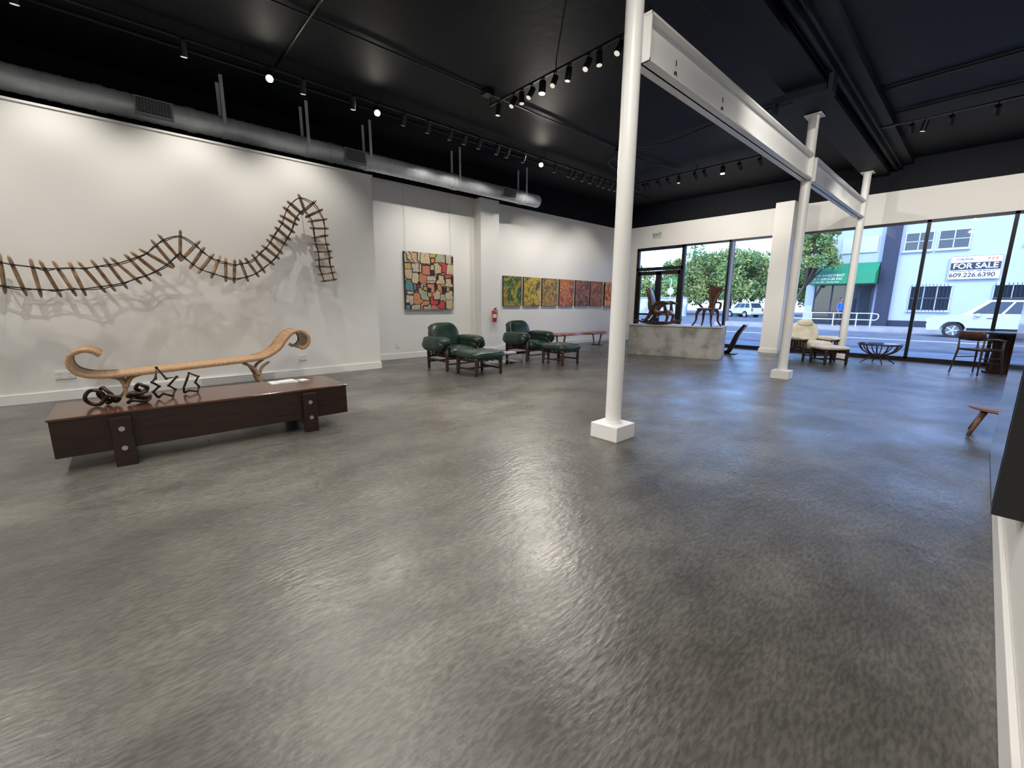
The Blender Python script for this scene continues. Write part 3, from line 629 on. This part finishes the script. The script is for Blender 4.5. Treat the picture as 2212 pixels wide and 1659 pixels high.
DG=mat("dark_window_glass",(.02,.03,.04),.08); BWF=mat("window_frame_white",(.5,.52,.54),.5)
b=MB(); b.b2((-4.2,37,0),(16,46,8.6),0); b.b2((-4.95,36.7,0),(-4.2,46,8.8),1); b.b2((-4.2,36.95,0),(16,37,.5),1)
def bw(x0,x1,z0,z1,bars=False,n=2):
    b.b2((x0-.06,36.93,z0-.06),(x1+.06,37,z1+.06),2); b.b2((x0,36.92,z0),(x1,36.95,z1),3)
    for k in range(1,n): xx=x0+(x1-x0)*k/n; b.b2((xx-.025,36.9,z0),(xx+.025,36.95,z1),2)
    b.b2((x0,36.9,(z0+z1)/2-.02),(x1,36.95,(z0+z1)/2+.02),2); b.b2((x0-.1,36.85,z0-.14),(x1+.1,37,z0-.06),2)
    if bars:
        k=x0
        while k<x1+.01: b.cyl((k,36.82,z0-.1),(k,36.82,z1+.15),.014,m=1,n=6); k+=.16
        for zz in(z0,z1,(z0+z1)/2): b.cyl((x0-.05,36.82,zz),(x1+.05,36.82,zz),.014,m=1,n=6)
bw(-3.95,-2.75,4.85,5.85); bw(-2.45,-1.2,4.85,5.85); bw(1.0,2.2,4.85,5.85); bw(2.6,3.8,4.85,5.85)
bw(-3.3,-1.55,1.2,2.6,True,3); bw(.2,2.2,1.2,2.6,True,3); bw(4.5,6.5,1.2,2.6,True,3)
b.obj("street_building",[STUC,NAVY,BWF,DG])
b=MB(); b.b2((-9.0,37.12,0),(-4.96,46,7.8),0)
b.b2((-8.4,37.04,.12),(-5.2,37.13,2.8),3); 
for x in(-8.4,-7.4,-6.5,-5.9,-5.2): b.b2((x-.05,37.03,.12),(x+.05,37.14,2.8),1)
b.b2((-7.2,37.03,4.9),(-5.3,37.14,5.9),2); b.b2((-9.0,37.03,6.9),(-4.97,37.14,7.1),1)
b.obj("storefront_building",[STUC,NAVY,BWF,DG])
GRN=mat("green_awning_fabric",(.015,.24,.10),.6)
e=empty("awning",(0,0,0)); b=MB()
poly=[(37.02,4.25),(35.7,3.5),(35.7,2.85),(37.02,2.85)]
b.prism(poly,-8.7,-5.0,0,axis='x'); b.obj("canopy",GRN,parent=e)
LW=mat("lettering_white",(.80,.80,.80),.6)
text("lettering_top","1300 NE INVESTMENT",.21,(-7.6,35.69,3.40),LW,e,bold=.003)
text("lettering_mid","MULTI SERVICES INC",.20,(-7.6,35.69,3.18),LW,e,bold=.003)
text("lettering_phone","305-981-6907 · 786-306-5066",.125,(-7.6,35.69,2.98),LW,e)
# for sale sign
e=empty("for_sale_sign",(-.76,36.86,3.65)); BK=mat("sign_black",(.015,.02,.04),.5)
b=MB(); b.box((0,0,0),(2.12,.05,1.34),0); b.box((0,-.027,.08),(2.0,.006,.42),1)
for s in(-1,1): b.box((s*1.03,-.027,0),(.02,.006,1.3),1)
for s in(-1,1): b.box((0,-.027,s*.65),(2.08,.006,.02),1)
for k in range(3): b.box((-.80+k*.06,-.027,.48),(.03,.006,.14),2,rot=(0,.5,0)); b.box((.5+k*.15,-.027,.48),(.05,.006,.14),2,rot=(0,.6,0))
b.obj("board",[LW,BK,mat("sign_red",(.5,.04,.03),.5)],parent=e)
text("for_sale","FOR SALE",.42,(0,-.034,.08),LW,e,bold=.008); text("phone","609.226.6390",.34,(-.08,-.03,-.43),BK,e,bold=.006)
text("agent","STEPHANE JACOBSON · JAMIE MANISCALCO",.095,(0,-.03,-.2),BK,e,bold=.002); text("company","ALPHA",.17,(-.38,-.03,.47),BK,e,bold=.003)
# rail
b=MB(); RW=mat("white_rail_paint",(.65,.66,.67),.4)
for x in(-9.0,-7.8,-6.6,-5.4,-4.7): b.cyl((x,34.3,.12),(x,34.3,.98),.03,n=8)
for z in(.55,.95): b.cyl((-9.0,34.3,z),(-4.7,34.3,z),.03,n=8)
b.sweep(S3([(-4.7,34.3,.95),(-4.4,34.3,.9),(-4.35,34.3,.72),(-4.45,34.3,.56),(-4.7,34.3,.55)]),.03,0,8); b.obj("ramp_handrail",RW)
# vehicles
CARP=mat("white_car_paint",(.55,.58,.62),.22,coat=.6); TIRE=mat("tyre_rubber",(.015,.015,.015),.8); RIM=mat("alloy_rim",(.35,.36,.38),.3,metal=.8); TL=mat("tail_lamp_red",(.45,.02,.02),.3); HL=mat("head_lamp",(.7,.72,.75),.15)
def car(name,loc,rz,L=5.1,H=1.82,hood=1.1):
    h=L/2; r=.40; b=MB(); wx=(-h+.98,h-1.05)
    def arch(cx): return [(cx+(r+.06)*math.cos(t),.36+(r+.06)*math.sin(t)) for t in np.linspace(0,PI,9)]
    low=[(-h+.05,.34),(-h,.62),(-h+.05,.92),(-h+.25,1.04),(-h+1.3,hood+.06),(h-.1,1.16),(h-.02,.95),(h,.5),(h-.1,.34)]+arch(wx[1])+arch(wx[0])
    b.prism(low,-.93,.93,0)
    cb=[(-h+1.15,-.88,1.10),(h-.12,-.88,1.13),(h-.12,.88,1.13),(-h+1.15,.88,1.10)]; ct=[(-h+2.0,-.72,H-.03),(h-.5,-.72,H-.05),(h-.5,.72,H-.05),(-h+2.0,.72,H-.03)]
    b.add(cb+ct,[(0,1,5,4),(1,2,6,5),(2,3,7,6),(3,0,4,7),(4,5,6,7)],0)
    def lerp(a,c,t): return Vector(a).lerp(Vector(c),t)
    def pane(A,B,C,D,off,m=2):
        o=Vector(off); b.add([A+o,B+o,C+o,D+o],[(0,1,2,3)],m)
    for (i,j,sg) in((0,1,-1),(3,2,1)):
        for u0,u1 in((.08,.34),(.37,.64),(.67,.93)):
            q=[lerp(lerp(cb[i],cb[j],u0),lerp(ct[i],ct[j],u0),.12),lerp(lerp(cb[i],cb[j],u1),lerp(ct[i],ct[j],u1),.12),lerp(lerp(cb[i],cb[j],u1),lerp(ct[i],ct[j],u1),.88),lerp(lerp(cb[i],cb[j],u0),lerp(ct[i],ct[j],u0),.88)]
            pane(*q,(0,sg*.012,0))
    for (i,j,dx) in((0,3,-.012),(1,2,.012)):
        q=[lerp(lerp(cb[i],cb[j],.06),lerp(ct[i],ct[j],.06),.1),lerp(lerp(cb[i],cb[j],.94),lerp(ct[i],ct[j],.94),.1),lerp(lerp(cb[i],cb[j],.94),lerp(ct[i],ct[j],.94),.9),lerp(lerp(cb[i],cb[j],.06),lerp(ct[i],ct[j],.06),.9)]
        pane(*q,(dx,0,.005))
    for cx in wx:
        for sg in(-1,1):
            b.cyl((cx,sg*.70,.36),(cx,sg*.94,.36),.37,m=1,n=28); b.cyl((cx,sg*.94,.36),(cx,sg*.955,.36),.25,m=3,n=20)
            for k in range(5): t=2*PI*k/5; b.box((cx+.13*math.cos(t),sg*.958,.36+.13*math.sin(t)),(.24,.01,.05),0,rot=(0,-t,0))
    b.box((-h+.01,0,.72),(.05,1.0,.22),4); 
    for sg in(-1,1): b.box((-h+.1,sg*.72,.84),(.22,.38,.16),5); b.box((h-.05,sg*.8,.95),(.12,.22,.36),6); b.box((-h+1.75,sg*1.0,1.14),(.12,.2,.14),0)
    for sg in(-1,1):
        b.box((0,sg*.94,.44),(L-2.9,.02,.12),4)
        for xx in(-.35,.75): b.box((xx,sg*.935,.98),(.2,.02,.03),4)
        b.cyl((-h+2.1,sg*.66,H),(h-.6,sg*.66,H),.02,m=4,n=6)
    return b.obj(name,[CARP,TIRE,DG,RIM,BLK,HL,TL],loc=loc,rz=rz,bevel=.03)
car("suv_car",(.55,31.4,-.12),0,5.0,1.88)
car("minivan",(-21.2,60,-.12),-.5,4.6,1.88,1.0)
# utility pole, street sign
b=MB(); b.cyl((-17.0,44,-.12),(-17.0,44,11),.14,.11); b.box((-17,44,10.0),(2.2,.12,.14)); 
for k,z in enumerate((8.3,8.9,9.9)): b.sweep(S3([(-45,48,z+.3),(-30,46,z-.1),(-17,44,z),(-10,43,z+.3)]),.02,0,5)
b.obj("utility_pole",mat("pole_wood",(.12,.10,.09),.8))
e=empty("street_name_sign",(-21.0,40,0)); b=MB(); b.cyl((0,0,-.12),(0,0,3.9),.04,n=8); b.obj("pole",STEEL,parent=e)
b=MB(); b.box((0,0,3.7),(1.1,.03,.26)); b.obj("green_plate",GRN,parent=e)
b=MB(); n=8; b.add([(.36*math.cos(PI/8+k*PI/4),-.03,2.7+.36*math.sin(PI/8+k*PI/4)) for k in range(8)],[tuple(range(8))],0); b.obj("octagon_plate",mat("sign_back_grey",(.4,.42,.44),.5),parent=e)
# background wall
b=MB(); b.b2((-42,56,-.12),(-27,56.3,2.3),0); b.b2((-42,55.9,2.3),(-27,56.4,2.45),1)
b.obj("lot_wall",[mat("painted_lot_wall",(.55,.57,.60),.8,col2=(.25,.28,.35),scale=.8),CONC])
# trees
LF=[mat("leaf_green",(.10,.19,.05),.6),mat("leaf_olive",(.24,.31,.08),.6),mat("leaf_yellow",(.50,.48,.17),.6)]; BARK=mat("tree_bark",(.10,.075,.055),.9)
def tree(loc,h,r,n=2600,seed=1,leaf=.32,base=.35,cx=0):
    rnd=np.random.RandomState(seed); b=MB()
    b.sweep(S3([(0,0,0),(.1,0,h*.2),(cx*.6,.1,h*.45),(cx,0,h*.75)],4),[r*.06,r*.05,r*.04,.04],0,8)
    blobs=[]
    for k in range(22):
        t=rnd.rand()*2*PI; q=r*.70*math.sqrt(rnd.rand()); z=h*base+(h*(1-base))*(.10+.75*rnd.rand()); c=Vector((cx+q*math.cos(t),q*math.sin(t),z)); blobs.append((c,r*(.18+.20*rnd.rand())))
        b.sweep([(cx*.6,0,h*.4),c.lerp(Vector((cx*.6,0,h*.4)),.4)+Vector((0,0,.2)),c],[.10,.06,.02],0,5)
    for i in range(n):
        k=rnd.randint(len(blobs)); c,R=blobs[k]; d=Vector(rnd.normal(size=3)).normalized(); p=c+d*R*(.35+.72*rnd.rand()); 
        a=Vector(rnd.normal(size=3)).normalized(); q=a.orthogonal().normalized(); s=leaf*(.5+rnd.rand()); p.z=max(p.z,leaf*1.6)
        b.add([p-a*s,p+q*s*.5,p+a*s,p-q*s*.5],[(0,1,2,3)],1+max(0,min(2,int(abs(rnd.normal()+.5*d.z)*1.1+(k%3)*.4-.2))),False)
    return b.ground().obj("tree",[BARK]+LF,loc=loc)
for i,(x,y,h,r) in enumerate(((-41,67,9,4.4),(-35,71,9.5,4.6),(-29,69,10.5,5),(-24.0,66,9.5,4.2),(-19.5,72,10,4.6),(-15.5,70,9,4),(-33,64,6,3.0),(-46,64,11,5),(-37,76,9.5,6),(-22,78,9.5,6),(-30,78,10,6))):
    tree((x,y,-.12),h,r,8500,i+3,.20,.22)
tree((-9.2,34.75,.122),6.6,1.45,6500,40,.085,.58,cx=1.2)
# person in blue on the far sidewalk
def person(loc,rz):
    e=empty("person",loc,rz)
    V=[(0,0,.93),(0,0,1.05),(0,0,1.25),(0,.01,1.42),(0,.01,1.50),(0,0,1.57)]
    R=[(.15,.11),(.14,.10),(.165,.11),(.13,.085),(.055,.055),(.06,.06)]; E=[(0,1),(1,2),(2,3),(3,4),(4,5)]
    def ch(root,pts,rad):
        p=root
        for q,r in zip(pts,rad): V.append(q); R.append((r,r)); E.append((p,len(V)-1)); p=len(V)-1
        return p
    ch(0,[(.10,0,.88),(.11,-.04,.50),(.11,.06,.10),(.11,-.02,.05),(.12,-.14,.035)],[.09,.065,.045,.04,.035])
    ch(0,[(-.10,0,.88),(-.11,.10,.50),(-.11,.22,.12),(-.11,.16,.06),(-.12,.05,.035)],[.09,.065,.045,.04,.035])
    hands=[]
    for s in(1,-1):
        ch(3,[(s*.18,0,1.41),(s*.24,.02*s,1.14),(s*.23,-.12,.93),(s*.22,-.17,.84)],[.06,.045,.034,.03]); hands.append((s*.22,-.17,.84))
    me=bpy.data.meshes.new("body"); me.from_pydata(V,E,[]); o=bpy.data.objects.new("body",me); COL.objects.link(o)
    o.modifiers.new("skin",'SKIN'); sd=o.modifiers.new("sub",'SUBSURF'); sd.levels=2; sd.render_levels=2
    for i,r in enumerate(R): me.skin_vertices[0].data[i].radius=r
    me.skin_vertices[0].data[0].use_root=True
    dg=bpy.context.evaluated_depsgraph_get(); me2=bpy.data.meshes.new_from_object(o.evaluated_get(dg)); bpy.data.objects.remove(o)
    SK=mat("skin",(.25,.13,.08),.5); BL=mat("blue_shirt",(.02,.12,.45),.7); PT=mat("dark_trousers",(.03,.03,.04),.8); SH=mat("shoe",(.02,.02,.02),.6); HR=mat("hair",(.01,.008,.006),.7)
    me2.materials.clear()
    for m_ in(BL,PT,SH,SK): me2.materials.append(m_)
    for p in me2.polygons:
        c=p.center; arm=abs(c.x)>.165
        p.use_smooth=True
        p.material_index=2 if c.z<.09 else (1 if c.z<.95 and not(arm and c.z>.78) else (3 if c.z>1.47 or (arm and c.z<1.12) else 0))
    bo=bpy.data.objects.new("body",me2); COL.objects.link(bo); bo.parent=e
    b=MB(); b.sell((0,-.01,1.67),(.155,.20,.235),1,0); b.sell((0,-.11,1.665),(.03,.04,.05),1,0)
    for s in(-1,1): b.sell((s*.032,-.098,1.69),(.028,.015,.014),1,2); b.sell((s*.078,.0,1.67),(.02,.04,.06),1,0)
    b.sell((0,-.10,1.615),(.05,.02,.014),1,3); b.sell((0,.02,1.71),(.172,.20,.19),1,1)
    for hx,hy,hz in hands:
        b.sell((hx,hy-.01,hz-.03),(.035,.075,.09),.8,0)
        for k in range(4): b.sweep([(hx,hy-.035+k*.018,hz-.06),(hx,hy-.037+k*.018,hz-.10),(hx*.97,hy-.03+k*.018,hz-.135)],[.009,.008,.006],0,6)
        b.sweep([(hx,hy-.04,hz-.01),(hx*.96,hy-.065,hz-.05),(hx*.96,hy-.06,hz-.08)],[.011,.009,.007],0,6)
    b.obj("head_and_hands",[SK,HR,PLAST,TL],parent=e); return e
person((-6.4,34.9,.12),.9)
# ------------------------------------------------------------------ light
w=bpy.data.worlds.new("World"); S.world=w; w.use_nodes=True; t=w.node_tree
sk=t.nodes.new("ShaderNodeTexSky"); sk.sky_type='NISHITA'; sk.sun_disc=False; sk.sun_elevation=math.radians(42); sk.sun_rotation=math.radians(200)
bg=t.nodes["Background"]; tm=t.nodes.new("ShaderNodeMix"); tm.data_type='RGBA'; tm.blend_type='MULTIPLY'; tm.inputs[0].default_value=1; tm.inputs[7].default_value=(.74,.93,1.32,1)
t.links.new(sk.outputs[0],tm.inputs[6]); t.links.new(tm.outputs[2],bg.inputs[0]); bg.inputs[1].default_value=.62
sl=bpy.data.lights.new("sun",'SUN'); sl.energy=2.4; sl.angle=.01; sl.color=(1,.93,.84); so=bpy.data.objects.new("sun",sl); COL.objects.link(so)
so.rotation_euler=Vector((-.45,.75,-.75)).to_track_quat('-Z','Y').to_euler()
# ------------------------------------------------------------------ camera
yaw,pitch,roll,f=-0.8341,-0.1883,0.0069,911.2
fw=Vector((math.sin(yaw)*math.cos(pitch),math.cos(yaw)*math.cos(pitch),math.sin(pitch))); r=Vector((math.cos(yaw),-math.sin(yaw),0)); u=r.cross(fw)
r2=r*math.cos(roll)+u*math.sin(roll); u2=-r*math.sin(roll)+u*math.cos(roll)
M=Matrix((r2,u2,-fw)).transposed().to_4x4(); M.translation=(0,0,1.4)
cd=bpy.data.cameras.new("camera"); cd.sensor_width=36; cd.lens=f*36/2212; cd.clip_start=.02; cd.clip_end=400
co=bpy.data.objects.new("camera",cd); COL.objects.link(co); co.matrix_world=M; S.camera=co
S.view_settings.view_transform='Standard'; S.view_settings.look='None'; S.view_settings.exposure=0
